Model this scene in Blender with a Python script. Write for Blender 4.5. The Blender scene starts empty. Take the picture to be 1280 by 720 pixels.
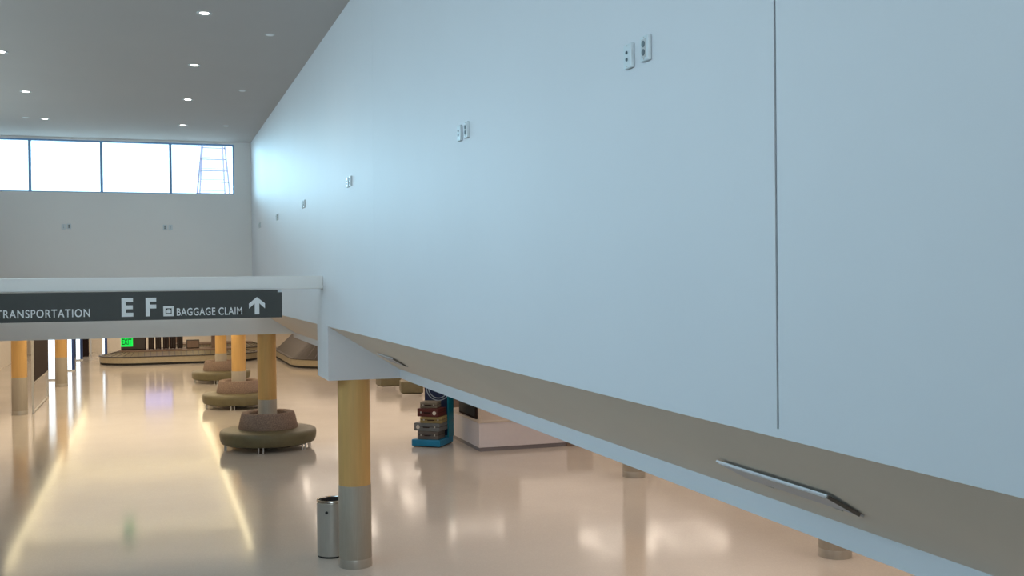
import bpy, bmesh, math, random
from mathutils import Vector, Matrix

random.seed(4)
S = bpy.context.scene
COL = S.collection

# ------------------------------------------------------------------ camera, world, lights, exposure
CAM_H = 4.2
cam = bpy.data.cameras.new('camera')
cam.sensor_width = 36.0
cam.lens = 1328.0 / 1280.0 * 36.0
cam.clip_end = 400
cam_o = bpy.data.objects.new('camera', cam)
COL.objects.link(cam_o)
ax = Vector((0.94726, 0.01232, -0.32023))
ay = Vector((-0.32030, 0.00428, -0.94730))
az = ax.cross(ay); az.normalize()
R3 = Matrix((ax, ay, az))
M4 = R3.to_4x4(); M4.translation = Vector((0, 0, CAM_H))
cam_o.matrix_world = M4
S.camera = cam_o

S.view_settings.view_transform = 'Standard'
S.view_settings.look = 'None'
S.view_settings.exposure = 0.0
S.view_settings.gamma = 1.0
S.view_settings.use_curve_mapping = False

W = bpy.data.worlds.new('sky'); S.world = W
W.use_nodes = True
bg = W.node_tree.nodes['Background']
bg.inputs[0].default_value = (0.72, 0.90, 1.0, 1)
bg.inputs[1].default_value = 3.2


def area(name, loc, rot, sx, sy, power, color, spread=180):
    l = bpy.data.lights.new(name, 'AREA')
    l.shape = 'RECTANGLE'; l.size = sx; l.size_y = sy
    l.energy = power; l.color = color
    l.spread = math.radians(spread)
    o = bpy.data.objects.new(name, l)
    o.location = loc; o.rotation_euler = rot
    COL.objects.link(o)
    return o


R = math.radians
# daylight through the clerestory windows of the left wall and of the end wall
area('daylight_left', (-4.15, 8.0, 6.6), (0, R(-56), 0), 1.9, 12.0, 88, (0.46, 0.74, 1.0), 100)
area('rear_fill', (-0.7, -3.8, 5.9), (R(84), 0, 0), 5.5, 2.6, 44, (0.86, 0.95, 1.0), 60)  # added fill lamp in front of the solid rear wall, lifts the end wall
area('daylight_end', (-5.5, 41.0, 8.9), (R(-83), 0, R(-17)), 11.0, 3.0, 2500, (0.44, 0.77, 1.0))
# broad soft warm lamps added under the lower hall ceilings as fill
area('hall_fill', (-0.6, 46, 3.15), (0, 0, 0), 5.8, 35.0, 600, (1.0, 0.84, 0.64))
area('hall_fill', (9.6, 20, 2.74), (0, 0, 0), 11.0, 46.0, 560, (1.0, 0.85, 0.76))
area('hall_fill', (-0.6, 67.0, 2.86), (0, 0, 0), 6.0, 5.0, 110, (1.0, 0.86, 0.68))
area('hall_fill', (9.6, 56, 2.85), (0, 0, 0), 11.0, 24.0, 480, (1.0, 0.80, 0.60))
area('hall_fill', (-7.6, 48, 2.85), (0, 0, 0), 6.0, 38.0, 400, (1.0, 0.82, 0.64))


# ------------------------------------------------------------------ materials
def mat(name, col, rough=0.6, metal=0.0, spec=0.5, noise=0.0, nscale=8.0, bump=0.0, bscale=60.0, emit=None, estr=0.0,
        stretch=None, coat=0.0):
    m = bpy.data.materials.new(name); m.use_nodes = True
    nt = m.node_tree; b = nt.nodes['Principled BSDF']
    b.inputs['Base Color'].default_value = (*col, 1)
    b.inputs['Roughness'].default_value = rough
    b.inputs['Metallic'].default_value = metal
    b.inputs['Specular IOR Level'].default_value = spec
    b.inputs['Coat Weight'].default_value = coat
    tc = nt.nodes.new('ShaderNodeTexCoord')
    src = tc.outputs['Object']
    if stretch:
        mp = nt.nodes.new('ShaderNodeMapping'); mp.inputs['Scale'].default_value = stretch
        nt.links.new(src, mp.inputs['Vector']); src = mp.outputs['Vector']
    if noise > 0:
        n = nt.nodes.new('ShaderNodeTexNoise'); n.inputs['Scale'].default_value = nscale
        n.inputs['Detail'].default_value = 4
        nt.links.new(src, n.inputs['Vector'])
        r = nt.nodes.new('ShaderNodeMapRange')
        r.inputs['From Min'].default_value = 0.3; r.inputs['From Max'].default_value = 0.7
        r.inputs['To Min'].default_value = 1 - noise; r.inputs['To Max'].default_value = 1 + noise
        nt.links.new(n.outputs['Fac'], r.inputs['Value'])
        mx = nt.nodes.new('ShaderNodeMix'); mx.data_type = 'RGBA'; mx.blend_type = 'MULTIPLY'
        mx.inputs['Factor'].default_value = 1
        mx.inputs['A'].default_value = (*col, 1)
        nt.links.new(r.outputs['Result'], mx.inputs['B'])
        nt.links.new(mx.outputs['Result'], b.inputs['Base Color'])
    if bump > 0:
        n2 = nt.nodes.new('ShaderNodeTexNoise'); n2.inputs['Scale'].default_value = bscale
        nt.links.new(src, n2.inputs['Vector'])
        bp = nt.nodes.new('ShaderNodeBump'); bp.inputs['Strength'].default_value = bump
        bp.inputs['Distance'].default_value = 0.01
        nt.links.new(n2.outputs['Fac'], bp.inputs['Height'])
        nt.links.new(bp.outputs['Normal'], b.inputs['Normal'])
    if emit:
        b.inputs['Emission Color'].default_value = (*emit, 1)
        b.inputs['Emission Strength'].default_value = estr
    return m


def glass_mat():
    m = bpy.data.materials.new('window_glass'); m.use_nodes = True
    nt = m.node_tree; nt.nodes.clear()
    o = nt.nodes.new('ShaderNodeOutputMaterial')
    t = nt.nodes.new('ShaderNodeBsdfTransparent'); t.inputs[0].default_value = (0.93, 0.98, 0.98, 1)
    g = nt.nodes.new('ShaderNodeBsdfGlossy'); g.inputs['Roughness'].default_value = 0.02
    mx = nt.nodes.new('ShaderNodeMixShader'); mx.inputs[0].default_value = 0.07
    nt.links.new(t.outputs[0], mx.inputs[1]); nt.links.new(g.outputs[0], mx.inputs[2])
    nt.links.new(mx.outputs[0], o.inputs[0])
    return m


def floor_mat():
    m = bpy.data.materials.new('polished_terrazzo'); m.use_nodes = True
    nt = m.node_tree; b = nt.nodes['Principled BSDF']
    tc = nt.nodes.new('ShaderNodeTexCoord')
    n = nt.nodes.new('ShaderNodeTexNoise'); n.inputs['Scale'].default_value = 0.35; n.inputs['Detail'].default_value = 5
    v = nt.nodes.new('ShaderNodeTexVoronoi'); v.inputs['Scale'].default_value = 45
    nt.links.new(tc.outputs['Object'], n.inputs['Vector'])
    nt.links.new(tc.outputs['Object'], v.inputs['Vector'])
    cr = nt.nodes.new('ShaderNodeValToRGB')
    cr.color_ramp.elements[0].position = 0.3; cr.color_ramp.elements[0].color = (0.55, 0.50, 0.445, 1)
    cr.color_ramp.elements[1].position = 0.7; cr.color_ramp.elements[1].color = (0.61, 0.555, 0.495, 1)
    nt.links.new(n.outputs['Fac'], cr.inputs['Fac'])
    mr = nt.nodes.new('ShaderNodeMapRange'); mr.inputs['To Min'].default_value = 0.95; mr.inputs['To Max'].default_value = 1.05
    nt.links.new(v.outputs['Distance'], mr.inputs['Value'])
    mx = nt.nodes.new('ShaderNodeMix'); mx.data_type = 'RGBA'; mx.blend_type = 'MULTIPLY'; mx.inputs['Factor'].default_value = 1
    nt.links.new(cr.outputs['Color'], mx.inputs['A']); nt.links.new(mr.outputs['Result'], mx.inputs['B'])
    nt.links.new(mx.outputs['Result'], b.inputs['Base Color'])
    b.inputs['Roughness'].default_value = 0.12
    b.inputs['Specular IOR Level'].default_value = 0.27
    n2 = nt.nodes.new('ShaderNodeTexNoise'); n2.inputs['Scale'].default_value = 0.9; n2.inputs['Detail'].default_value = 2
    nt.links.new(tc.outputs['Object'], n2.inputs['Vector'])
    bp = nt.nodes.new('ShaderNodeBump'); bp.inputs['Strength'].default_value = 0.12; bp.inputs['Distance'].default_value = 0.02
    nt.links.new(n2.outputs['Fac'], bp.inputs['Height'])
    nt.links.new(bp.outputs['Normal'], b.inputs['Normal'])
    return m


MT = dict(
    wall=mat('painted_drywall', (0.72, 0.73, 0.76), 0.55, noise=0.015, nscale=0.6),
    endwall=mat('drywall_lightened', (0.84, 0.83, 0.81), 0.6, noise=0.015, nscale=0.6),  # same paint as the right wall, lightened in place of stronger light
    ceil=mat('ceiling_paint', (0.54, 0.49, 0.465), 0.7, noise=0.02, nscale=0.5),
    low=mat('lower_ceiling_paint', (0.72, 0.68, 0.62), 0.7, noise=0.02, nscale=0.5),
    groove=mat('joint_shadow_gap', (0.10, 0.12, 0.13), 0.8),
    hair=mat('filled_joint', (0.60, 0.64, 0.66), 0.6),
    soff=mat('soffit_paint', (0.88, 0.78, 0.67), 0.6, noise=0.02, nscale=0.7),
    floor=floor_mat(),
    glass=glass_mat(),
    disc=mat('white_enamel', (0.92, 0.92, 0.92), 0.4),
    frame=mat('mullion_with_glare', (0.20, 0.38, 0.66), 0.4),  # blue glare bleeding from the bright panes is put into the bar colour
    wood=mat('honey_veneer', (0.66, 0.405, 0.145), 0.5, noise=0.05, nscale=3, stretch=(8, 8, 0.6)),
    clad=mat('brushed_grey_cladding', (0.38, 0.34, 0.28), 0.5, metal=0.1, noise=0.05, nscale=6, stretch=(10, 10, 0.5)),
    ring=mat('steel_ring', (0.46, 0.43, 0.38), 0.35, metal=0.4, noise=0.04),
    steel=mat('brushed_steel', (0.52, 0.50, 0.46), 0.42, metal=0.45, noise=0.05, nscale=8, stretch=(12, 12, 0.5)),
    black=mat('black_void', (0.012, 0.012, 0.013), 0.7),
    chrome=mat('chrome', (0.8, 0.8, 0.78), 0.12, metal=1.0),
    signp=mat('sign_charcoal', (0.040, 0.046, 0.044), 0.5, noise=0.04),
    signt=mat('sign_letter_grey', (0.80, 0.83, 0.84), 0.5),
    white=mat('white_plastic', (0.66, 0.73, 0.76), 0.35),
    grey=mat('grey_plastic', (0.10, 0.14, 0.16), 0.45),
    olive=mat('olive_vinyl', (0.150, 0.132, 0.072), 0.45, noise=0.08, nscale=5, bump=0.15, bscale=80),
    tweed=mat('brown_tweed', (0.27, 0.195, 0.155), 0.95, noise=0.35, nscale=45, bump=0.5, bscale=120),
    lamp=mat('downlight_lens', (0.9, 0.9, 0.9), 0.4, emit=(1.0, 0.93, 0.88), estr=9),
    cove=mat('warm_cove_light', (0.9, 0.85, 0.7), 0.5, emit=(1.0, 0.84, 0.50), estr=8),
    troff=mat('square_light_ring', (0.9, 0.85, 0.75), 0.5, emit=(1.0, 0.85, 0.70), estr=10),
    trim=mat('lamp_trim', (0.55, 0.56, 0.56), 0.4),
    glow=mat('blue_white_daylight', (0.8, 0.9, 1.0), 0.5, emit=(0.62, 0.82, 1.0), estr=1.7),  # emission imitates daylight seen between the doors, not a lamp
    gside=mat('navy_panel_edge', (0.02, 0.06, 0.22), 0.4),
    screen=mat('blue_screen', (0.05, 0.06, 0.2), 0.3, emit=(0.45, 0.45, 1.0), estr=1.6),
    exitg=mat('exit_green', (0.0, 0.5, 0.05), 0.4, emit=(0.0, 1.0, 0.10), estr=0.75),
    exitd=mat('exit_letter_green', (0.0, 0.05, 0.01), 0.5),
    dark=mat('dark_brown_panel', (0.022, 0.013, 0.012), 0.8, spec=0.15, noise=0.1),
    rubber=mat('dark_rubber_plates', (0.038, 0.031, 0.027), 0.38, noise=0.15, nscale=6),
    tan=mat('tan_steel_skirt', (0.42, 0.36, 0.25), 0.38, metal=0.3, noise=0.06),
    olivebelt=mat('olive_belt_plates', (0.17, 0.14, 0.085), 0.5, noise=0.1),
    cream=mat('cream_wall', (0.80, 0.73, 0.63), 0.7, noise=0.03),
    brown=mat('brown_laminate', (0.20, 0.135, 0.10), 0.5, noise=0.06),
    lilac=mat('pale_lilac_laminate', (0.70, 0.66, 0.70), 0.4, noise=0.02),
    stone=mat('counter_stone', (0.60, 0.52, 0.45), 0.3, noise=0.05),
    kick=mat('grey_toe_kick', (0.22, 0.20, 0.22), 0.5),
    teal=mat('teal_paint', (0.0, 0.20, 0.30), 0.4, noise=0.05),
    bluebase=mat('bright_blue_paint', (0.01, 0.22, 0.42), 0.4, noise=0.05),
    navy=mat('navy_board', (0.015, 0.03, 0.10), 0.45, noise=0.05),
    ringline=mat('pale_ring_print', (0.45, 0.55, 0.65), 0.5),
    case_a=mat('suitcase_taupe', (0.12, 0.105, 0.095), 0.6, noise=0.1),
    case_b=mat('suitcase_slate', (0.16, 0.17, 0.175), 0.55, noise=0.1),
    case_c=mat('suitcase_mustard', (0.30, 0.23, 0.09), 0.6, noise=0.1),
    case_d=mat('suitcase_oxblood', (0.10, 0.018, 0.014), 0.5, noise=0.1),
    case_e=mat('suitcase_sage', (0.21, 0.19, 0.15), 0.65, noise=0.1),
    sticker=mat('pale_sticker', (0.70, 0.66, 0.60), 0.5),
    alu=mat('ladder_aluminium', (0.40, 0.37, 0.52), 0.4),
    roof=mat('roof_gravel', (0.72, 0.74, 0.74), 0.9, noise=0.1),
    panel=mat('access_panel_paint', (0.60, 0.58, 0.60), 0.45),
    edge=mat('panel_edge_metal', (0.75, 0.76, 0.78), 0.3),
    hinge=mat('panel_edge_bronze', (0.16, 0.13, 0.10), 0.5),
)


# ------------------------------------------------------------------ mesh helpers
def nb():
    return bmesh.new()


def add_box(bm, x0, x1, y0, y1, z0, z1):
    vs = [bm.verts.new((x, y, z)) for x in (x0, x1) for y in (y0, y1) for z in (z0, z1)]
    for f in ((0, 1, 3, 2), (4, 6, 7, 5), (0, 4, 5, 1), (2, 3, 7, 6), (0, 2, 6, 4), (1, 5, 7, 3)):
        bm.faces.new([vs[i] for i in f])


def add_prism(bm, poly, y0, y1, axis='Y'):
    def P(a, b, t):
        return {'Y': (a, t, b), 'X': (t, a, b), 'Z': (a, b, t)}[axis]
    A = [bm.verts.new(P(a, b, y0)) for a, b in poly]
    B = [bm.verts.new(P(a, b, y1)) for a, b in poly]
    n = len(poly)
    bm.faces.new(A); bm.faces.new(B[::-1])
    for i in range(n):
        j = (i + 1) % n
        bm.faces.new((A[i], B[i], B[j], A[j]))


def add_lathe(bm, prof, n=48, closed=False):
    rings = []
    for r, z in prof:
        if r < 1e-6:
            rings.append([bm.verts.new((0, 0, z))])
        else:
            rings.append([bm.verts.new((r * math.cos(2 * math.pi * k / n), r * math.sin(2 * math.pi * k / n), z)) for k in range(n)])
    prs = list(zip(rings, rings[1:]))
    if closed:
        prs.append((rings[-1], rings[0]))
    for a, b in prs:
        for k in range(n):
            l = (k + 1) % n
            if len(a) == 1 and len(b) == 1:
                continue
            if len(a) == 1:
                bm.faces.new((a[0], b[l], b[k]))
            elif len(b) == 1:
                bm.faces.new((a[k], a[l], b[0]))
            else:
                bm.faces.new((a[k], a[l], b[l], b[k]))


def add_bar(bm, p, q, w, d=None):
    d = d or w
    p, q = Vector(p), Vector(q)
    t = (q - p).normalized()
    u = t.cross(Vector((0, 1, 0)))
    if u.length < 0.1:
        u = t.cross(Vector((1, 0, 0)))
    u.normalize(); v = t.cross(u)
    A = []; B = []
    for a, b in ((1, 1), (-1, 1), (-1, -1), (1, -1)):
        off = u * (a * w / 2) + v * (b * d / 2)
        A.append(bm.verts.new(p + off)); B.append(bm.verts.new(q + off))
    bm.faces.new(A); bm.faces.new(B[::-1])
    for i in range(4):
        j = (i + 1) % 4
        bm.faces.new((A[i], B[i], B[j], A[j]))


def add_cyl(bm, p, q, r, n=16):
    p, q = Vector(p), Vector(q)
    t = (q - p).normalized()
    u = t.cross(Vector((0, 1, 0)))
    if u.length < 0.1:
        u = t.cross(Vector((1, 0, 0)))
    u.normalize(); v = t.cross(u)
    A = []; B = []
    for k in range(n):
        a = 2 * math.pi * k / n
        off = u * (r * math.cos(a)) + v * (r * math.sin(a))
        A.append(bm.verts.new(p + off)); B.append(bm.verts.new(q + off))
    bm.faces.new(A); bm.faces.new(B[::-1])
    for i in range(n):
        j = (i + 1) % n
        bm.faces.new((A[i], B[i], B[j], A[j]))


def bevel(bm, w, seg=2):
    bmesh.ops.recalc_face_normals(bm, faces=bm.faces[:])
    bmesh.ops.bevel(bm, geom=[e for e in bm.edges if e.is_manifold and e.calc_face_angle(0) > 0.6], offset=w, segments=seg, affect='EDGES', profile=0.6)


def obj(name, bm, m, parent=None, smooth=False):
    bmesh.ops.recalc_face_normals(bm, faces=bm.faces[:])
    me = bpy.data.meshes.new(name); bm.to_mesh(me); bm.free()
    me.materials.append(MT[m])
    if smooth:
        me.shade_smooth()
        me.set_sharp_from_angle(angle=R(40))
    o = bpy.data.objects.new(name, me); COL.objects.link(o)
    if parent:
        o.parent = parent
    return o


def tag(o, label, cat, group=None):
    o['label'] = label; o['category'] = cat
    if group:
        o['group'] = group
    return o


def thing(name, label, cat, loc=(0, 0, 0), rotz=0.0, group=None):
    o = bpy.data.objects.new(name, None); COL.objects.link(o)
    o.empty_display_size = 0.1
    o.location = loc; o.rotation_euler = (0, 0, rotz)
    return tag(o, label, cat, group)


def struct(name, bm, m, parent=None):
    o = obj(name, bm, m, parent)
    if not parent:
        o['kind'] = 'structure'
    return o


def dup(root, loc, label, group=None, rotz=None):
    r = root.copy(); COL.objects.link(r); r.location = loc
    r['label'] = label
    if rotz is not None:
        r.rotation_euler = (0, 0, rotz)
    if group:
        r['group'] = group
    for ch in list(root.children):
        c = ch.copy(); COL.objects.link(c); c.parent = r
        for g in list(ch.children):
            d = g.copy(); COL.objects.link(d); d.parent = c
    return r


def boxes(name, lst, m, parent=None, structure=True, bev=0.0):
    bm = nb()
    for b in lst:
        add_box(bm, *b)
    if bev:
        bevel(bm, bev)
    return struct(name, bm, m, parent) if structure else obj(name, bm, m, parent)


# ------------------------------------------------------------------ the setting
XR, XF, XL = 2.383, 3.435, -3.85
YE = 27.49
ZB, ZC, ZF0, ZF1 = 3.55, 7.72, 2.765, 2.895
ZH = 2.875
YN, YFAR = -4.0, 70.0

boxes('floor', [(-12, 16, YN, YFAR, -0.3, 0)], 'floor')
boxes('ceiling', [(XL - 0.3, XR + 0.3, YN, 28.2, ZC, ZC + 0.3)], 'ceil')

# right wall: three panels with an open joint and a filled hairline joint
boxes('wall_right', [(XR, XR + 0.25, YN, 3.708, ZB, ZC), (XR, XR + 0.25, 3.724, 11.897, ZB, ZC),
                     (XR, XR + 0.25, 11.903, YE + 0.3, ZB, ZC), (XR, XR + 0.25, 3.708, 3.724, ZB, 3.585)], 'wall')
boxes('trim_1', [(XR + 0.03, XR + 0.24, 3.708, 3.724, 3.585, ZC)], 'groove')
boxes('trim_2', [(XR + 0.001, XR + 0.24, 11.897, 11.903, ZB, ZC)], 'hair')

# sloping soffit under the right wall, and the fascia at its foot
bm = nb(); add_prism(bm, [(XR, ZB), (XF, ZF1), (XF, ZF1 + 0.25), (XR + 0.2, ZB + 0.1)], YN, YE + 0.4); struct('soffit_right', bm, 'soff')
bm = nb(); add_prism(bm, [(XF, ZF0), (XF + 0.15, ZF0), (XF + 0.15, ZF1 + 0.1), (XF, ZF1)], YN, YE + 0.4); struct('fascia_right', bm, 'wall')
# cross beams that close the soffit at the columns
tri = [(XR, ZB), (XR, ZF0), (XF - 0.002, ZF0), (XF - 0.002, ZF1)]
tri_far = [(XR, ZB), (XR, ZH), (XF - 0.002, ZH), (XF - 0.002, ZF1)]
bm = nb(); add_prism(bm, tri, 15.36, 16.40); struct('trim_3', bm, 'wall')
bm = nb(); add_prism(bm, tri_far, YE, YE + 0.6); struct('trim_4', bm, 'endwall')

# end wall with the clerestory over it
boxes('wall_end', [(XL, XR, YE, YE + 0.6, ZH, 6.40)], 'endwall')
boxes('trim_5', [(1.97, XR, YE + 0.06, YE + 0.5, 6.40, ZC)], 'endwall')
boxes('trim_6', [(XL, 1.97, YE + 0.06, YE + 0.5, 7.665, ZC)], 'endwall')
edges = [-4.30, -2.735, -1.145, 0.45, 1.97]
for i in range(4):
    a, b = edges[i], edges[i + 1]
    a = max(a, XL)
    fr = nb()
    t = 0.032
    y0, y1 = YE + 0.10, YE + 0.20
    add_box(fr, a, a + t, y0, y1, 6.40, 7.665); add_box(fr, b - t, b, y0, y1, 6.40, 7.665)
    add_box(fr, a + t, b - t, y0, y1, 6.40, 6.43); add_box(fr, a + t, b - t, y0, y1, 7.63, 7.665)
    w = struct('window_%d' % (i + 1), fr, 'frame')
    g = nb(); add_box(g, a + t, b - t, y0 + 0.04, y0 + 0.052, 6.43, 7.63)
    obj('pane', g, 'glass', w)

# left wall (out of frame) with its clerestory, and the wall behind the viewer
wl = [(XL - 0.3, XL, YN, YE + 0.6, ZF0, 5.6), (XL - 0.3, XL, YN, YE + 0.6, 7.6, ZC), (XL - 0.3, XL, 24.2, YE + 0.6, 5.6, 7.6), (XL - 0.3, XL, YN, -3, 5.6, 7.6)]
boxes('wall_left', wl, 'endwall')
for i in range(9):
    a = -3 + i * 27.2 / 9; b = a + 27.2 / 9
    fr = nb()
    for q in ((a, a + .04, 5.6, 7.6), (b - .04, b, 5.6, 7.6), (a + .04, b - .04, 5.6, 5.64), (a + .04, b - .04, 7.56, 7.6)):
        add_box(fr, XL - 0.2, XL - 0.1, q[0], q[1], q[2], q[3])
    w = struct('window_%d' % (i + 5), fr, 'frame')
    g = nb(); add_box(g, XL - 0.155, XL - 0.145, a + .04, b - .04, 5.64, 7.56); obj('pane', g, 'glass', w)
boxes('wall_rear', [(-12, 16, YN - 0.3, YN, 0, ZC)], 'endwall')

# lower hall: ceilings, far wall, side walls, flat roof over it
boxes('ceiling_lower', [(XF + 0.15, 16, YN, 28.09, ZF0, 3.0), (XF - 0.4, 16, 28.09, YFAR, ZH, 3.0), (-12, -3.6, 28.09, YFAR, ZH, 3.0),
                        (-12, XL - 0.3, YN, 28.09, ZF0, 3.0),
                        (-3.6, XF - 0.4, 31.0, 32.2, ZH, 3.3), (-3.6, XF - 0.4, 43.6, 44.4, ZH, 3.3), (-3.6, XF - 0.4, 64.0, YFAR, ZH, 3.3)], 'low')
boxes('ceiling_tray', [(-3.9, XF - 0.2, 28.09, 64.0, 3.2, 3.3), (-3.62, -3.6, 28.09, 64, 3.0, 3.2), (XF - 0.4, XF - 0.38, 28.09, 64, 3.0, 3.2)], 'low')
boxes('wall_far', [(-12, 16, YFAR, YFAR + 0.3, 0, 3.0)], 'cream')
boxes('wall_side_left', [(-12.3, -12, YN, YFAR, 0, 3.0), (-9, -7.2, 50, YFAR, 0, 2.765)], 'cream')
boxes('wall_side_right', [(16, 16.3, YN, YFAR, 0, 3.0)], 'cream')
boxes('roof', [(-30, 40, 28.2, YFAR + 30, 3.3, 3.6)], 'roof')

# header beam that carries the sign
bm = nb(); add_box(bm, XL, XR, 15.75, 15.98, 4.095, 4.285); bevel(bm, 0.012, 2)
struct('trim_7', bm, 'endwall')

# warm light coves of the far ceiling
for i, b in enumerate([(-3.598, -3.52, 29.0, 63.5), (2.38, 2.46, 29.0, 63.5)]):
    o = boxes('cove_light', [(b[0], b[1], b[2], b[3], ZH - .008, ZH)], 'cove', structure=False)
    tag(o, ('warm linear light reflected along the left of the shiny floor', 'warm linear light reflected on the floor beside the round benches')[i], 'ceiling light', 'linear hall lights')
for i, (y, w) in enumerate(((32.2, 0.14), (43.5, 0.14))):
    o = boxes('cove_light', [(-3.3, 2.2, y - w, y, ZH - .012, ZH - .001)], 'cove', structure=False)
    tag(o, ('warm cross light reflected in the near stripe of the floor', 'warm cross light reflected in the far stripe of the floor')[i], 'ceiling light', 'linear hall lights')


# ------------------------------------------------------------------ ceiling fittings
def downlight(lit):
    t = thing('downlight', '', 'ceiling light')
    bm = nb(); add_lathe(bm, [(0.055, -0.002), (0.095, -0.012), (0.10, 0.0), (0.055, 0.0)], 28, True); obj('trim_ring', bm, 'trim', t, True)
    bm = nb(); add_lathe(bm, [(0, -0.006), (0.058, -0.006), (0.058, 0.0), (0, 0.0)], 28); obj('lens', bm, 'lamp', t)
    return t


dl = None


def lamp_beam(x, y):
    l = bpy.data.lights.new('downlight_beam', 'SPOT')
    l.energy = 34; l.spot_size = R(150); l.spot_blend = 1.0; l.shadow_soft_size = 0.06; l.color = (1.0, 0.93, 0.86)
    o = bpy.data.objects.new('downlight_beam', l); o.location = (x, y, ZC - 0.03); COL.objects.link(o)


dpos = [(0.68, 14.44, 'lit recessed downlight nearest the top edge of the photo'),
        (0.68, 17.93, 'lit recessed downlight second from the top in the central row'),
        (0.68, 21.32, 'lit recessed downlight third from the top in the central row'),
        (0.68, 24.80, 'lit recessed downlight of the central row closest to the windows'),
        (-2.15, 21.21, 'lit recessed downlight of the left row, above the window mullion'),
        (-2.13, 24.57, 'lit recessed downlight of the left row closest to the windows'),
        (-2.13, 17.68, 'recessed downlight cut by the left edge of the photo')]
for i, (x, y, lab) in enumerate(dpos):
    lamp_beam(x, y)
    if dl is None:
        dl = downlight(True); dl.location = (x, y, ZC); dl['label'] = lab; dl['group'] = 'recessed ceiling downlights'
    else:
        dup(dl, (x, y, ZC), lab)
sp = thing('sprinkler_cover', '', 'sprinkler')
bm = nb(); add_lathe(bm, [(0, -0.012), (0.05, -0.012), (0.055, -0.004), (0.055, 0), (0, 0)], 24); obj('cover_plate', bm, 'disc', sp)
bm = nb(); add_lathe(bm, [(0.062, -0.003), (0.075, -0.003), (0.075, 0), (0.062, 0)], 24, True); obj('escutcheon', bm, 'trim', sp)
for i, (x, y, lab) in enumerate([(1.62, 15.44, 'small pale unlit ceiling disc nearest the right wall at top'),
                                 (1.60, 20.09, 'small pale unlit ceiling disc halfway along the right side'),
                                 (1.60, 24.68, 'small pale unlit ceiling disc right of the farthest central downlight'),
                                 (-2.49, 24.45, 'small pale unlit ceiling disc beside the left row of downlights')]):
    if i == 0:
        sp.location = (x, y, ZC); sp['label'] = lab; sp['group'] = 'sprinkler covers in the ceiling'
    else:
        dup(sp, (x, y, ZC), lab)


# ------------------------------------------------------------------ wall plates (local: plate faces -Y)
def plate(kind):
    t = thing('wall_outlet', '', 'wall outlet')
    bm = nb(); add_box(bm, -0.047, 0.047, -0.022, 0, -0.064, 0.064); bevel(bm, 0.006, 2); obj('face_plate', bm, 'white', t)
    if kind == 'jack':
        for z in (-0.018, 0.018):
            bm = nb(); add_cyl(bm, (0, -0.0225, z), (0, -0.028, z), 0.009, 14); obj('jack', bm, 'grey', t)
    else:
        bm = nb(); add_box(bm, -0.024, 0.024, -0.0245, -0.021, -0.046, 0.046); rec = obj('receptacle_strap', bm, 'trim', t)
        for z in (-0.021, 0.021):
            bm = nb(); add_cyl(bm, (0, -0.024, z), (0, -0.028, z), 0.0165, 18); obj('socket', bm, 'grey', t)
    for z in (-0.054, 0.054):
        bm = nb(); add_cyl(bm, (0, -0.0215, z), (0, -0.0235, z), 0.004, 8); obj('screw', bm, 'steel', t)
    return t


pj, pd = plate('jack'), plate('duplex')
used = set()


def put_plate(kind, loc, rz, label):
    p = pj if kind == 'jack' else pd
    if kind in used:
        return dup(p, loc, label, 'wall outlet plates', rz)
    used.add(kind); p.location = loc; p.rotation_euler = (0, 0, rz); p['label'] = label; p['group'] = 'wall outlet plates'


RW = R(-90)
for y, z, w in ((4.97, 5.36, 'nearest pair, top of the right wall'), (8.20, 5.39, 'second pair along the right wall'),
                (13.42, 5.46, 'third pair along the right wall'), (17.72, 5.48, 'fourth pair along the right wall'),
                (21.62, 5.50, 'fifth pair along the right wall'), (25.32, 5.53, 'last pair, by the end wall corner')):
    put_plate('jack', (XR, y + 0.10, z), RW, 'left plate with two jacks of the ' + w)
    put_plate('duplex', (XR, y - 0.10, z), RW, 'right plate with dark sockets of the ' + w)
put_plate('jack', (-2.00, YE, 5.57), 0, 'left plate of the left pair on the end wall')
put_plate('duplex', (-1.88, YE, 5.58), 0, 'right plate of the left pair on the end wall')
put_plate('duplex', (0.30, YE, 5.57), 0, 'left plate of the right pair on the end wall')
put_plate('jack', (0.43, YE, 5.57), 0, 'right plate of the right pair on the end wall')


# ------------------------------------------------------------------ access panels hanging ajar from the sloping soffit
sl = math.atan2(ZF1 - ZB, XF - XR)


def access_panel(yc, label, op):
    t = thing('access_panel', label, 'access panel', (2.90, yc, ZB + (2.90 - XR) * math.tan(sl)), 0, 'soffit access panels')
    # local frame: u down the slope, n out of the soffit (down left)
    u = Vector((math.cos(sl), 0, math.sin(sl))); n = Vector((math.sin(sl), 0, -math.cos(sl)))
    def pt(a, y, h):
        return u * a + n * h + Vector((0, y, 0))
    def slab(y0, y1, a0, h0, a1, h1, th, ):
        bm = nb()
        V = []
        for y in (y0, y1):
            for (a, h) in ((a0, h0), (a1, h1), (a1, h1 + th), (a0, h0 + th)):
                V.append(bm.verts.new(pt(a, y, h)))
        for f in ((0, 1, 2, 3), (7, 6, 5, 4), (0, 4, 5, 1), (1, 5, 6, 2), (2, 6, 7, 3), (3, 7, 4, 0)):
            bm.faces.new([V[i] for i in f])
        return bm
    obj('door_panel', slab(-0.50, 0.50, 0.05, 0.035 * op, 0.27, 0.002, 0.010), 'panel', t)
    obj('upper_edge', slab(-0.505, 0.505, 0.035, 0.030 * op, 0.05, 0.030 * op, 0.010), 'edge', t)
    obj('side_edge', slab(-0.512, -0.50, 0.04, 0.030 * op, 0.24, 0.012 * op, 0.016), 'hinge', t)
    for y in (-0.3, 0.3):
        obj('hinge', slab(y - 0.03, y + 0.03, 0.262, 0.001, 0.285, 0.001, 0.012), 'steel', t)
    return t


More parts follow.
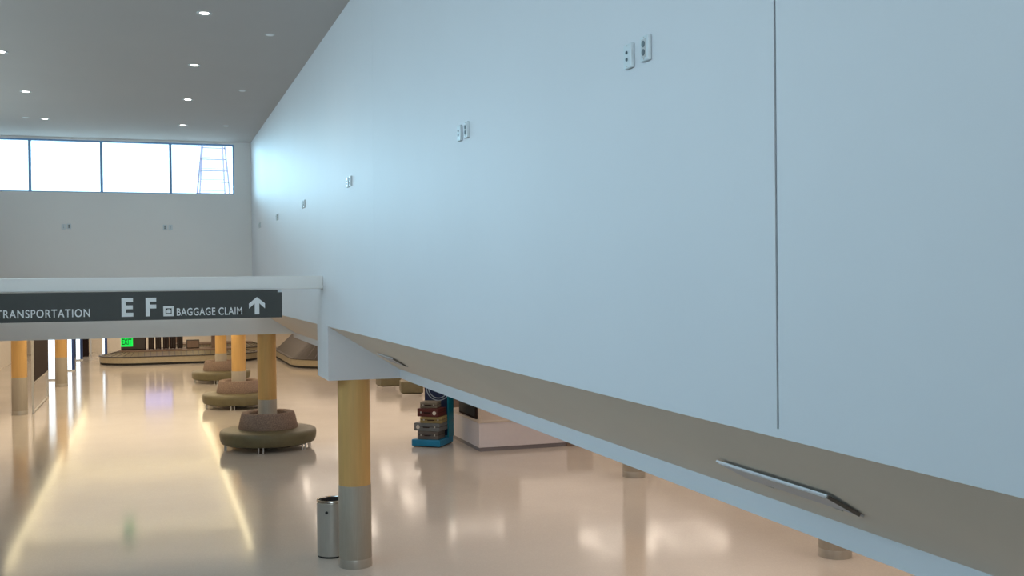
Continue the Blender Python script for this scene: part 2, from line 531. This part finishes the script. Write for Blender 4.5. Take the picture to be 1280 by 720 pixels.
access_panel(4.66, 'large access panel ajar under the right wall, below the long joint', 0.5)
access_panel(14.0, 'small looking access panel ajar in the soffit beside the grey beam', 0.35)


# ------------------------------------------------------------------ the sign
YS = 15.70
sg = thing('directional_sign', 'charcoal overhead direction sign with grey lettering and an up arrow', 'sign', (0, YS, 3.685))
bm = nb(); add_box(bm, XL, 1.715, 0, 0.10, 0, 0.40); add_box(bm, 1.715, 1.775, 0, 0.10, 0, 0.365); obj('sign_panel', bm, 'signp', sg)
bm = nb(); add_box(bm, 1.55, 1.775, 0.012, 0.09, 0.367, 0.398); o = obj('end_bracket', bm, 'white', sg)


def text_mesh(name, txt, x0, x1, z0, z1, y, m, parent, bold=0.018, space=1.0):
    cu = bpy.data.curves.new(name, 'FONT'); cu.body = txt; cu.offset = bold; cu.extrude = 0.004; cu.space_character = space
    cu.fill_mode = 'BOTH'
    tmp = bpy.data.objects.new(name, cu); COL.objects.link(tmp)
    dg = bpy.context.evaluated_depsgraph_get()
    me = bpy.data.meshes.new_from_object(tmp.evaluated_get(dg))
    bpy.data.objects.remove(tmp); bpy.data.curves.remove(cu)
    xs = [v.co.x for v in me.vertices]; ys = [v.co.y for v in me.vertices]; zs = [v.co.z for v in me.vertices]
    a, b, c, d = min(xs), max(xs), min(ys), max(ys); zm = max(zs)
    for v in me.vertices:
        X = x0 + (v.co.x - a) / (b - a) * (x1 - x0)
        Z = z0 + (v.co.y - c) / (d - c) * (z1 - z0)
        v.co = (X, y - (v.co.z + zm) * 1.0, Z)
    me.materials.clear(); me.materials.append(MT[m])
    o = bpy.data.objects.new(name, me); COL.objects.link(o); o.parent = parent
    return o


text_mesh('lettering', 'TRANSPORTATION', -1.995, -0.825, 0.060, 0.172, 0, 'signt', sg, 0.010, 1.15)
text_mesh('letter', 'E', -0.415, -0.262, 0.052, 0.312, 0, 'signt', sg, 0.035)
text_mesh('letter', 'F', -0.098, 0.042, 0.052, 0.312, 0, 'signt', sg, 0.035)
text_mesh('lettering', 'BAGGAGE CLAIM', 0.315, 1.21, 0.052, 0.160, 0, 'signt', sg, 0.008, 1.08)
# suitcase pictogram: a square ring and a small case
bm = nb(); x, z, s, k = 0.135, 0.048, 0.142, 0.030
for b in ((x, x + s, z, z + k), (x, x + s, z + s - k, z + s), (x, x + k, z + k, z + s - k), (x + s - k, x + s, z + k, z + s - k)):
    add_box(bm, b[0], b[1], -0.008, 0, b[2], b[3])
ic = obj('baggage_icon', bm, 'signt', sg)
bm = nb(); add_box(bm, x + 0.042, x + s - 0.042, -0.006, 0, z + 0.045, z + 0.085)
add_box(bm, x + 0.058, x + 0.064, -0.006, 0, z + 0.085, z + 0.097); add_box(bm, x + s - 0.064, x + s - 0.058, -0.006, 0, z + 0.085, z + 0.097)
add_box(bm, x + 0.058, x + s - 0.058, -0.006, 0, z + 0.097, z + 0.102)
obj('case_symbol', bm, 'signt', ic)
# arrow
bm = nb(); xa, za, zt = 1.42, 0.052, 0.300
add_prism(bm, [(xa - 0.032, za), (xa + 0.032, za), (xa + 0.032, zt - 0.09), (xa + 0.112, zt - 0.165), (xa + 0.112, zt - 0.092), (xa, zt),
               (xa - 0.112, zt - 0.092), (xa - 0.112, zt - 0.165), (xa - 0.032, zt - 0.09)], -0.008, 0)
obj('arrow', bm, 'signt', sg)

# ------------------------------------------------------------------ exit sign hung from the hall ceiling
ex = thing('exit_sign', 'glowing green exit sign hanging below the grey beam', 'exit sign', (-0.70, 31.3, 2.45))
bm = nb(); add_box(bm, -0.155, 0.155, -0.025, 0.025, 0, 0.27); bevel(bm, 0.008); obj('housing', bm, 'exitg', ex)
text_mesh('lettering', 'EXIT', -0.125, 0.125, 0.05, 0.22, -0.025, 'exitd', ex, 0.02)
bm = nb(); add_cyl(bm, (0, 0, 0.27), (0, 0, 0.425), 0.02); obj('stem', bm, 'trim', ex)


# ------------------------------------------------------------------ columns
def make_column(top):
    t = thing('column', '', 'column')
    r = 0.236
    bm = nb(); add_lathe(bm, [(0, 0.13), (r + 0.004, 0.13), (r + 0.004, 1.20), (r, 1.205), (0, 1.205)], 56); obj('grey_cladding', bm, 'clad', t, True)
    bm = nb(); add_lathe(bm, [(0, 1.205), (r - 0.002, 1.205), (r - 0.002, top), (0, top)], 56); obj('veneer_casing', bm, 'wood', t, True)
    bm = nb(); add_lathe(bm, [(0, 0), (r + 0.008, 0), (r + 0.008, 0.12), (r + 0.004, 0.13), (0, 0.13)], 56); obj('base_ring', bm, 'ring', t, True)
    return t


c0 = make_column(2.764); c1 = make_column(ZH - .001); c0['group'] = 'round columns'
c0.location = (2.79, 15.60, 0); c0['label'] = 'nearest round column, beside the trash bin and under the grey beam'
BEN = [(2.74, 27.60), (2.66, 37.0), (2.70, 46.6)]
first = True
for (x, y, lab) in ((2.74, 27.75, 'round column rising from the nearest round bench'), (2.72, 37.0, 'round column rising from the middle round bench'),
                    (2.70, 46.6, 'round column rising from the farthest round bench'),
                    (-4.12, 37.6, 'round column at the left edge in front of the dark board'),
                    (-3.60, 47.2, 'far left round column between two glowing daylit openings'),
                    (9.62, 20.50, 'column foot showing under the fascia, farther one on the right'),
                    (9.66, 13.55, 'column foot showing under the fascia near the bottom right corner')):
    if first:
        c1.location = (x, y, 0); c1['label'] = lab; c1['group'] = 'round columns'; first = False
    else:
        dup(c0 if x > 9 else c1, (x, y, 0), lab)


# ------------------------------------------------------------------ ring benches
def make_ring_bench():
    t = thing('round_bench', '', 'bench')
    bm = nb()
    add_lathe(bm, [(0.30, 0.13), (1.08, 0.13), (1.16, 0.16), (1.19, 0.24), (1.205, 0.36), (1.195, 0.43), (1.16, 0.465), (1.10, 0.48), (0.74, 0.50), (0.30, 0.50)], 72, True)
    obj('seat', bm, 'olive', t, True)
    bm = nb()
    add_lathe(bm, [(0.30, 0.50), (0.735, 0.50), (0.74, 0.53), (0.70, 0.72), (0.665, 0.86), (0.645, 0.895), (0.61, 0.905), (0.50, 0.895), (0.47, 0.87), (0.46, 0.70), (0.30, 0.70)], 72, True)
    obj('backrest', bm, 'tweed', t, True)
    bm = nb(); add_lathe(bm, [(0.98, 0.11), (1.02, 0.11), (1.02, 0.135), (0.98, 0.135)], 64, True); obj('base_frame', bm, 'black', t)
    for k in range(6):
        a = R(-105 + 60 * k)
        for d in (-0.05, 0.05):
            bm = nb(); x, y = 1.115 * math.cos(a + d), 1.115 * math.sin(a + d)
            add_cyl(bm, (x, y, 0), (x, y, 0.15), 0.017, 12); obj('leg', bm, 'trim', t)
    return t


b0 = make_ring_bench(); b0.location = (*BEN[0], 0); b0['group'] = 'round column benches'
b0['label'] = 'nearest round olive bench with brown tweed back around a column'
dup(b0, (2.72, 37.0, 0), 'middle round olive bench of the three, behind the nearest one')
dup(b0, (2.70, 46.6, 0), 'farthest round olive bench, in front of the baggage carousel')

# ------------------------------------------------------------------ trash bin
tb = thing('trash_bin', 'brushed steel cylindrical trash bin half behind the nearest column', 'trash bin', (2.555, 16.30, 0))
r = 0.225
bm = nb(); add_lathe(bm, [(0, 0.03), (r, 0.03), (r, 0.83), (r - 0.012, 0.83), (r - 0.012, 0.10), (0, 0.10)], 48); obj('body', bm, 'steel', tb, True)
bm = nb(); add_lathe(bm, [(r - 0.025, 0.83), (r + 0.006, 0.83), (r + 0.008, 0.85), (r + 0.002, 0.868), (r - 0.018, 0.872), (r - 0.025, 0.862)], 48, True); obj('lid_rim', bm, 'chrome', tb, True)
bm = nb(); add_lathe(bm, [(r - 0.026, 0.862), (r - 0.045, 0.845), (r - 0.06, 0.72), (0, 0.70), (0, 0.69), (r - 0.05, 0.71), (r - 0.026, 0.83)], 40, False); obj('liner', bm, 'black', tb, True)
bm = nb(); add_lathe(bm, [(0, 0), (r - 0.01, 0), (r - 0.01, 0.03), (0, 0.03)], 40); obj('base', bm, 'black', tb)
a = R(-118); bm = nb()
add_cyl(bm, ((r - 0.002) * math.cos(a), (r - 0.002) * math.sin(a), 0.70), ((r + 0.012) * math.cos(a), (r + 0.012) * math.sin(a), 0.70), 0.022, 16)
obj('lock', bm, 'black', tb)

# ------------------------------------------------------------------ luggage display
dz = R(-37)
ds = thing('display_stand', 'blue display stand with a navy back board under a luggage pile', 'display stand', (6.75, 26.38, 0), dz)
bm = nb(); add_box(bm, -0.40, 0.38, -0.48, 0.44, 0.02, 0.19); bevel(bm, 0.03, 2); obj('base', bm, 'bluebase', ds)
bm = nb(); add_box(bm, -0.36, 0.34, -0.44, 0.40, 0.0, 0.02); obj('foot', bm, 'black', ds)
bm = nb(); add_box(bm, -0.38, 0.37, 0.36, 0.42, 0.19, 2.1); obj('back_board', bm, 'navy', ds)
bm = nb(); add_box(bm, 0.37, 0.40, 0.06, 0.42, 0.19, 2.1); obj('side_board', bm, 'teal', ds)
for rr in (0.27, 0.33):
    bm = nb()
    n = 48
    V = []
    for k in range(n):
        c, s = math.cos(2 * math.pi * k / n), math.sin(2 * math.pi * k / n)
        V.append([bm.verts.new(((rr + e) * c, yy, 1.42 + (rr + e) * s)) for e, yy in ((-0.011, 0.36), (0.011, 0.36), (0.011, 0.354), (-0.011, 0.354))])
    for k in range(n):
        A, B = V[k], V[(k + 1) % n]
        for q in range(4):
            w = (q + 1) % 4
            bm.faces.new((A[q], A[w], B[w], B[q]))
    obj('ring_emblem', bm, 'ringline', ds)


def suitcase(z, h, w, d, ox, oy, turn, m, label, sticker=None):
    c, s = math.cos(dz), math.sin(dz)
    X = 6.79 + ox * c - oy * s; Y = 26.36 + ox * s + oy * c
    t = thing('suitcase', label, 'suitcase', (X, Y, z), dz + turn, 'display luggage pile')
    bm = nb(); add_box(bm, -w / 2, w / 2, -d / 2, d / 2, 0, h * 0.52); bevel(bm, 0.018, 2); obj('lower_shell', bm, m, t)
    bm = nb(); add_box(bm, -w / 2, w / 2, -d / 2, d / 2, h * 0.54, h); bevel(bm, 0.018, 2); obj('lid', bm, m, t)
    bm = nb(); add_box(bm, -w / 2 + .008, w / 2 - .008, -d / 2 + .008, d / 2 - .008, h * 0.5, h * 0.56); obj('seam', bm, 'black', t)
    bm = nb()
    add_bar(bm, (-0.07, -d / 2, h * .5), (-0.07, -d / 2 - 0.03, h * .5), 0.015); add_bar(bm, (0.07, -d / 2, h * .5), (0.07, -d / 2 - 0.03, h * .5), 0.015)
    add_bar(bm, (-0.08, -d / 2 - 0.03, h * .5), (0.08, -d / 2 - 0.03, h * .5), 0.02)
    obj('handle', bm, 'dark', t)
    for x in (-w * .32, w * .32):
        bm = nb(); add_box(bm, x - .018, x + .018, -d / 2 - .006, -d / 2, h * .42, h * .64); obj('latch', bm, 'steel', t)
    if sticker is not None:
        bm = nb(); add_cyl(bm, (sticker, -d / 2, h * .48), (sticker, -d / 2 - .008, h * .48), min(.05, h * .28), 20); obj('sticker', bm, 'sticker', t)
    return t


suitcase(0.19, 0.21, 0.56, 0.52, -0.02, -0.19, 0.05, 'case_a', 'taupe suitcase at the bottom of the pile on the blue base')
suitcase(0.402, 0.20, 0.70, 0.52, -0.03, -0.19, -0.04, 'case_b', 'wide slate grey suitcase, second from the bottom of the pile', -0.24)
suitcase(0.604, 0.155, 0.58, 0.50, 0.05, -0.19, 0.10, 'case_c', 'mustard suitcase in the middle of the pile')
suitcase(0.761, 0.205, 0.58, 0.50, 0.0, -0.19, -0.06, 'case_d', 'dark red suitcase, second from the top of the pile', 0.19)
suitcase(0.968, 0.15, 0.44, 0.44, -0.06, -0.12, 0.12, 'case_e', 'sage grey suitcase lying on top of the pile')

# ------------------------------------------------------------------ service counter
sc_ = thing('service_counter', 'pale lilac service counter right of the luggage display', 'counter', (7.50, 24.80, 0))
bm = nb(); add_box(bm, 0, 2.3, 0, 0.75, 0.10, 0.70); add_box(bm, 0, 0.75, 0.75, 2.95, 0.10, 0.70); obj('body', bm, 'lilac', sc_)
bm = nb(); add_box(bm, 0.03, 2.3, 0.03, 0.72, 0, 0.10); add_box(bm, 0.03, 0.72, 0.75, 2.92, 0, 0.10); obj('toe_kick', bm, 'kick', sc_)
bm = nb(); add_box(bm, -0.03, 2.3, -0.03, 0.78, 0.70, 0.745); add_box(bm, -0.03, 0.78, 0.78, 2.98, 0.70, 0.745); bevel(bm, 0.008); obj('worktop', bm, 'stone', sc_)
bm = nb(); add_box(bm, -0.02, 0.03, -0.03, 0.04, 0.745, 1.32); obj('corner_post', bm, 'stone', sc_)
bm = nb(); add_box(bm, 2.3, 3.0, 0.0, 0.75, 0, 0.68); obj('end_cabinet', bm, 'brown', sc_)
mo = thing('equipment_box', 'dark brown box standing on the left arm of the lilac counter', 'box', (7.53, 25.95, 0.747))
bm = nb(); add_box(bm, 0, 0.10, -0.75, 0.75, 0, 0.62); bevel(bm, 0.012); obj('body', bm, 'dark', mo)
bm = nb(); add_box(bm, -0.012, 0.0, -0.70, 0.70, 0.06, 0.56); obj('front_panel', bm, 'black', mo)
wp = thing('partition_panel', 'brown upright panel behind the counter beside the blue stand', 'panel', (7.72, 28.2, 0))
bm = nb(); add_box(bm, 0, 2.0, 0, 0.12, 0, 2.3); obj('board', bm, 'brown', wp)
bm = nb(); add_box(bm, -0.08, 0, -0.03, 0.15, 0, 2.32); obj('post', bm, 'clad', wp)


# ------------------------------------------------------------------ square olive benches on the right
def make_bench():
    t = thing('upholstered_bench', '', 'bench')
    bm = nb(); add_box(bm, -0.40, 0.40, -0.40, 0.40, 0.13, 0.55); bevel(bm, 0.04, 3); obj('seat', bm, 'olive', t, True)
    bm = nb(); add_box(bm, -0.35, 0.35, -0.35, 0.35, 0.10, 0.13); obj('frame', bm, 'black', t)
    for x in (-.35, .35):
        for y in (-.35, .35):
            bm = nb(); add_cyl(bm, (x, y, 0), (x, y, .13), .02, 10); obj('leg', bm, 'chrome', t)
    return t


q0 = make_bench(); q0.location = (8.88, 37.85, 0); q0.rotation_euler = (0, 0, R(-8)); q0['group'] = 'low olive benches'
q0['label'] = 'low square olive bench left of and behind the luggage display'
dup(q0, (8.68, 40.9, 0), 'low olive bench partly hidden right of the nearest column top', 'low olive benches', R(4))


# ------------------------------------------------------------------ baggage carousels (racetrack plan)
def race(a, r_, n=24):
    """racetrack outline with half length a (centre to centre of the round ends) and end radius r_"""
    P = []
    for k in range(n + 1):
        t = -math.pi / 2 + math.pi * k / n
        P.append((a + r_ * math.cos(t), r_ * math.sin(t)))
    for k in range(n + 1):
        t = math.pi / 2 + math.pi * k / n
        P.append((-a + r_ * math.cos(t), r_ * math.sin(t)))
    return P


def sweep(bm, a, prof, n=24, closed=True):
    rings = [[bm.verts.new((x, y, z)) for x, y in race(a, r_, n)] for r_, z in prof]
    prs = list(zip(rings, rings[1:])) + ([(rings[-1], rings[0])] if closed else [])
    m = len(rings[0])
    for A, B in prs:
        for k in range(m):
            l = (k + 1) % m
            bm.faces.new((A[k], A[l], B[l], B[k]))


def carousel(name, label, loc, a, ro, z_in, ri, beltmat, rotz=0):
    t = thing(name, label, 'baggage carousel', loc, rotz, 'baggage carousels')
    bm = nb(); sweep(bm, a, [(ro - 0.12, 0), (ro - 0.04, 0), (ro - 0.04, 0.11), (ro - 0.12, 0.11)]); obj('kick_base', bm, 'black', t)
    bm = nb(); sweep(bm, a, [(ro - 0.10, 0.11), (ro, 0.11), (ro, 0.40), (ro - 0.10, 0.40)]); obj('skirt', bm, 'tan', t)
    bm = nb(); sweep(bm, a, [(ro - 0.12, 0.40), (ro + 0.03, 0.40), (ro + 0.035, 0.425), (ro + 0.02, 0.45), (ro - 0.12, 0.45)]); obj('bumper_rail', bm, 'rubber', t)
    # overlapping plates: raised slats round the sloping bed
    bm = nb(); sweep(bm, a, [(ro - 0.10, 0.43), (ri, z_in), (ri, z_in - 0.05), (ro - 0.10, 0.38)], 24)
    obj('belt', bm, beltmat, t)
    bm = nb()
    n = 15
    out, inn = race(a, ro - 0.13, n), race(a, ri + 0.02, n)
    L = []
    # evenly spaced seams on the straights too
    for k in range(len(out)):
        L.append((out[k], inn[k]))
    for k in range(1, 14):
        f = -a + 2 * a * k / 14
        L.append(((f, ro - 0.13), (f, ri + 0.02))); L.append(((f, -ro + 0.13), (f, -ri - 0.02)))
    for (p, q) in L:
        add_bar(bm, (p[0], p[1], 0.435), (q[0], q[1], z_in + 0.002), 0.03, 0.012)
    obj('plate_seams', bm, 'rubber' if beltmat != 'rubber' else 'kick', t)
    bm = nb(); sweep(bm, a, [(0.05, z_in - 0.3), (ri, z_in - 0.3), (ri, z_in + 0.06), (0.05, z_in + 0.06)]); obj('centre_island', bm, 'brown', t)
    return t


carousel('baggage_carousel', 'tan skirted baggage carousel under the green exit sign', (1.35, 59.6, 0), 2.1, 1.95, 0.62, 1.0, 'olivebelt')
carousel('baggage_carousel', 'dark plated baggage carousel behind the right edge of the sign', (9.0, 57.0, 0), 3.5, 2.6, 1.62, 1.2, 'rubber', R(90))
carousel('baggage_carousel', 'far tan carousel glimpsed between the yellow columns', (3.4, 64.9, 0), 1.2, 1.8, 0.62, 1.0, 'olivebelt')

# upright things on the island of the exit sign carousel
isl = 0.69
t = thing('dark_cabinet', 'broad dark cabinet on the left end of the carousel island', 'cabinet', (-1.0, 59.6, isl))
bm = nb(); add_box(bm, -0.62, 0.62, -0.25, 0.25, 0, 0.95); bevel(bm, .015); obj('body', bm, 'dark', t)
bm = nb(); add_box(bm, -0.57, 0.57, -0.262, -0.25, 0.05, 0.90); obj('front_panel', bm, 'rubber', t)
up0 = None
words = ['leftmost', 'second', 'third', 'fourth', 'rightmost']
for i, x in enumerate((-0.12, 0.24, 0.62, 0.98, 1.34)):
    lab = '%s of the dark upright cases on the carousel below the exit sign' % words[i]
    if up0 is None:
        up0 = thing('upright_case', lab, 'suitcase', (x, 59.6, isl), 0, 'upright cases on the carousel')
        bm = nb(); add_box(bm, -.145, .145, -.22, .22, .03, .82); bevel(bm, .03, 2); obj('shell', bm, 'dark', up0)
        bm = nb()
        for k in (-.075, 0, .075):
            add_box(bm, k - .012, k + .012, -.228, -.22, .08, .77)
        obj('ribs', bm, 'rubber', up0)
        for q in (-.1, .1):
            bm = nb(); add_cyl(bm, (q, -.15, .03), (q, .15, .03), .03, 12); obj('wheel', bm, 'black', up0)
        bm = nb(); add_bar(bm, (-.06, 0, .81), (-.06, 0, .95), .012); add_bar(bm, (.06, 0, .81), (.06, 0, .95), .012); add_bar(bm, (-.07, 0, .95), (.07, 0, .95), .018)
        obj('handle', bm, 'steel', up0)
    else:
        dup(up0, (x, 59.6, isl), lab)
t = thing('luggage_box', 'low dark box on the carousel left of the grey pillar', 'box', (2.0, 59.6, isl))
bm = nb(); add_box(bm, -.33, .33, -.22, .22, 0, .46); bevel(bm, .025, 2); obj('body', bm, 'rubber', t)
bm = nb(); add_box(bm, -.30, .30, -.232, -.22, .05, .41); obj('front_panel', bm, 'brown', t)
t = thing('service_pillar', 'grey brown pillar with wide cap on the right of the carousel', 'pillar', (3.20, 59.6, isl))
bm = nb(); add_box(bm, -.24, .24, -.2, .2, 0, .72); obj('shaft', bm, 'brown', t)
bm = nb(); add_box(bm, -.55, .55, -.3, .3, .72, .92); bevel(bm, .02); obj('cap', bm, 'dark', t)
t = thing('display_screen', 'blue lit screen whose glow shows in the floor before the carousel', 'screen', (0.25, 60.3, ZH))
bm = nb(); add_box(bm, -.75, .75, -.05, .05, -1.15, -.30); obj('casing', bm, 'black', t)
bm = nb(); add_box(bm, -.70, .70, -.06, -.05, -1.10, -.35); obj('screen_face', bm, 'screen', t)
bm = nb(); add_cyl(bm, (0, 0, -.3), (0, 0, .325), .03); obj('drop_pole', bm, 'trim', t)

# ------------------------------------------------------------------ left side: dark board, daylight panels, dark doors
t = thing('partition_board', 'long dark board on slim metal posts right of the left column', 'partition', (-3.74, 37.75, 0))
bm = nb(); add_box(bm, -.03, .03, 0, 5.1, 1.02, 2.60); obj('board', bm, 'dark', t)
bm = nb(); add_box(bm, -.04, .04, 0, 5.1, .97, 1.02); obj('lower_rail', bm, 'steel', t)
for y in (0.0, 5.1):
    bm = nb(); add_box(bm, -.035, .035, y - .035, y + .035, 0, 2.62); obj('post', bm, 'trim', t)
bm = nb(); add_box(bm, -.03, .03, .03, 5.07, .01, .05); obj('floor_rail', bm, 'steel', t)
lp0 = None
for (x, y, w, lab) in ((-4.25, 50.5, .32, 'widest glowing blue-white panel for a daylit opening, right of the dark board'),
                       (-3.85, 55.5, .18, 'glowing blue-white panel for a daylit opening just right of the far left column'),
                       (-3.94, 63.0, .20, 'farthest left glowing blue-white daylight panel between the dark doors'),
                       (-2.66, 64.0, .10, 'slim glowing blue-white panel behind the left end of the carousel')):
    t = thing('daylight_panel', lab, 'daylight opening', (x, y, 0), 0, 'glowing daylit openings')
    bm = nb(); add_box(bm, -w / 2, w / 2, -.05, .05, .06, 2.6); obj('lit_face', bm, 'glow', t)  # glowing slab stands in for daylight in a door opening
    bm = nb(); add_box(bm, w / 2, w / 2 + .14, -.05, .05, .06, 2.6); obj('dark_edge', bm, 'gside', t)
    bm = nb(); add_box(bm, -w / 2 - .02, w / 2 + .14, -.1, .1, 0, .06); obj('base', bm, 'trim', t)
boxes('door_1', [(-4.75, -4.22, 66.0, 66.1, 0, 2.6)], 'dark')
boxes('door_2', [(-4.02, -3.55, 66.0, 66.1, 0, 2.6)], 'dark')
boxes('door_3', [(0.6, 1.4, YFAR - .06, YFAR, 0, 2.4)], 'brown')
t = thing('steel_post', 'slim pale steel post near the far left dark door', 'post', (-3.42, 65.5, 0))
bm = nb(); add_cyl(bm, (0, 0, 0), (0, 0, 2.6), .05); obj('tube', bm, 'trim', t)
bm = nb(); add_lathe(bm, [(0, 0), (.12, 0), (.12, .02), (0, .03)], 20); obj('foot', bm, 'steel', t)

# ------------------------------------------------------------------ square cove lights over the right hall
k0 = None
for i, (x, y, where) in enumerate(((8.7, 38.2, 'by the low olive benches'), (8.4, 33.4, 'beside the luggage display'), (8.6, 28.2, 'right of the nearest column'),
                                  (11.6, 25.8, 'right of the trash bin'), (13.6, 25.6, 'near the bottom right column foot'), (5.6, 36.5, 'beside the middle round bench'),
                                  (5.2, 30.5, 'right of the nearest round bench'), (11.6, 19.5, 'under the near fascia'), (7.0, 19.5, 'beside the nearest column'),
                                  (6.6, 44.0, 'beside the farthest round bench'), (7.0, 12.5, 'under the access panel'), (11.5, 12.5, 'by the near column foot'))):
    lab = 'square hall light shining on the polished floor ' + where
    if k0 is None:
        k0 = thing('ceiling_light', lab, 'ceiling light', (x, y, ZH if y > 28.1 else ZF0), 0, 'square hall lights')
        bm = nb()
        for b in ((-.75, .75, -.95, -.83), (-.75, .75, .83, .95), (-.75, -.66, -.83, .83), (.66, .75, -.83, .83)):
            add_box(bm, b[0], b[1], b[2], b[3], -.008, 0)
        obj('light_ring', bm, 'troff', k0)
        bm = nb(); add_box(bm, -.66, .66, -.83, .83, -.004, 0); obj('centre_panel', bm, 'white', k0)
    else:
        dup(k0, (x, y, ZH if y > 28.1 else ZF0), lab)

# ------------------------------------------------------------------ stepladder outside the clerestory
Yl = 29.2
kx = Yl / YE
ld = thing('step_ladder', 'tall stepladder seen through the rightmost clerestory window', 'ladder', (0, 0, 3.6))
def at(px, z, y):   # x on the window plane scaled out to the ladder's distance
    return (px * y / YE, y, z - 3.6)
def rail(xb, xt, y, yt):
    # xb at window sill height, xt at window head height, extended down to the roof
    zb, zt = 6.40, 7.70
    s = (xt - xb) / (zt - zb)
    b = Vector(at(xb + s * (3.6 - zb), 3.6, y)); t_ = Vector(at(xb + s * (8.9 - zb), 8.9, yt))
    bm = nb(); add_bar(bm, b, t_, .045, .03); o = obj('rail', bm, 'alu', ld); return b, t_
f = [rail(1.055, 1.185, 29.1, 29.1), rail(1.87, 1.755, 29.1, 29.1)]
g = [rail(1.12, 1.20, 30.0, 30.0), rail(1.745, 1.70, 30.0, 30.0)]
for (pr, off) in ((f, 0.0), (g, 0.15)):
    (b1, t1), (b2, t2) = pr
    n = 17
    for k in range(n):
        z = 0.25 + off + 0.30 * k
        if z > 5.2:
            continue
        u = z / 5.3
        bm = nb(); add_bar(bm, b1.lerp(t1, u), b2.lerp(t2, u), .03 if off == 0 else .02); obj('rung', bm, 'alu', ld)
bm = nb(); add_box(bm, *[1.19 * kx - .03, 1.80 * kx], 29.0, 30.1, 5.3, 5.36); obj('top_cap', bm, 'alu', ld)
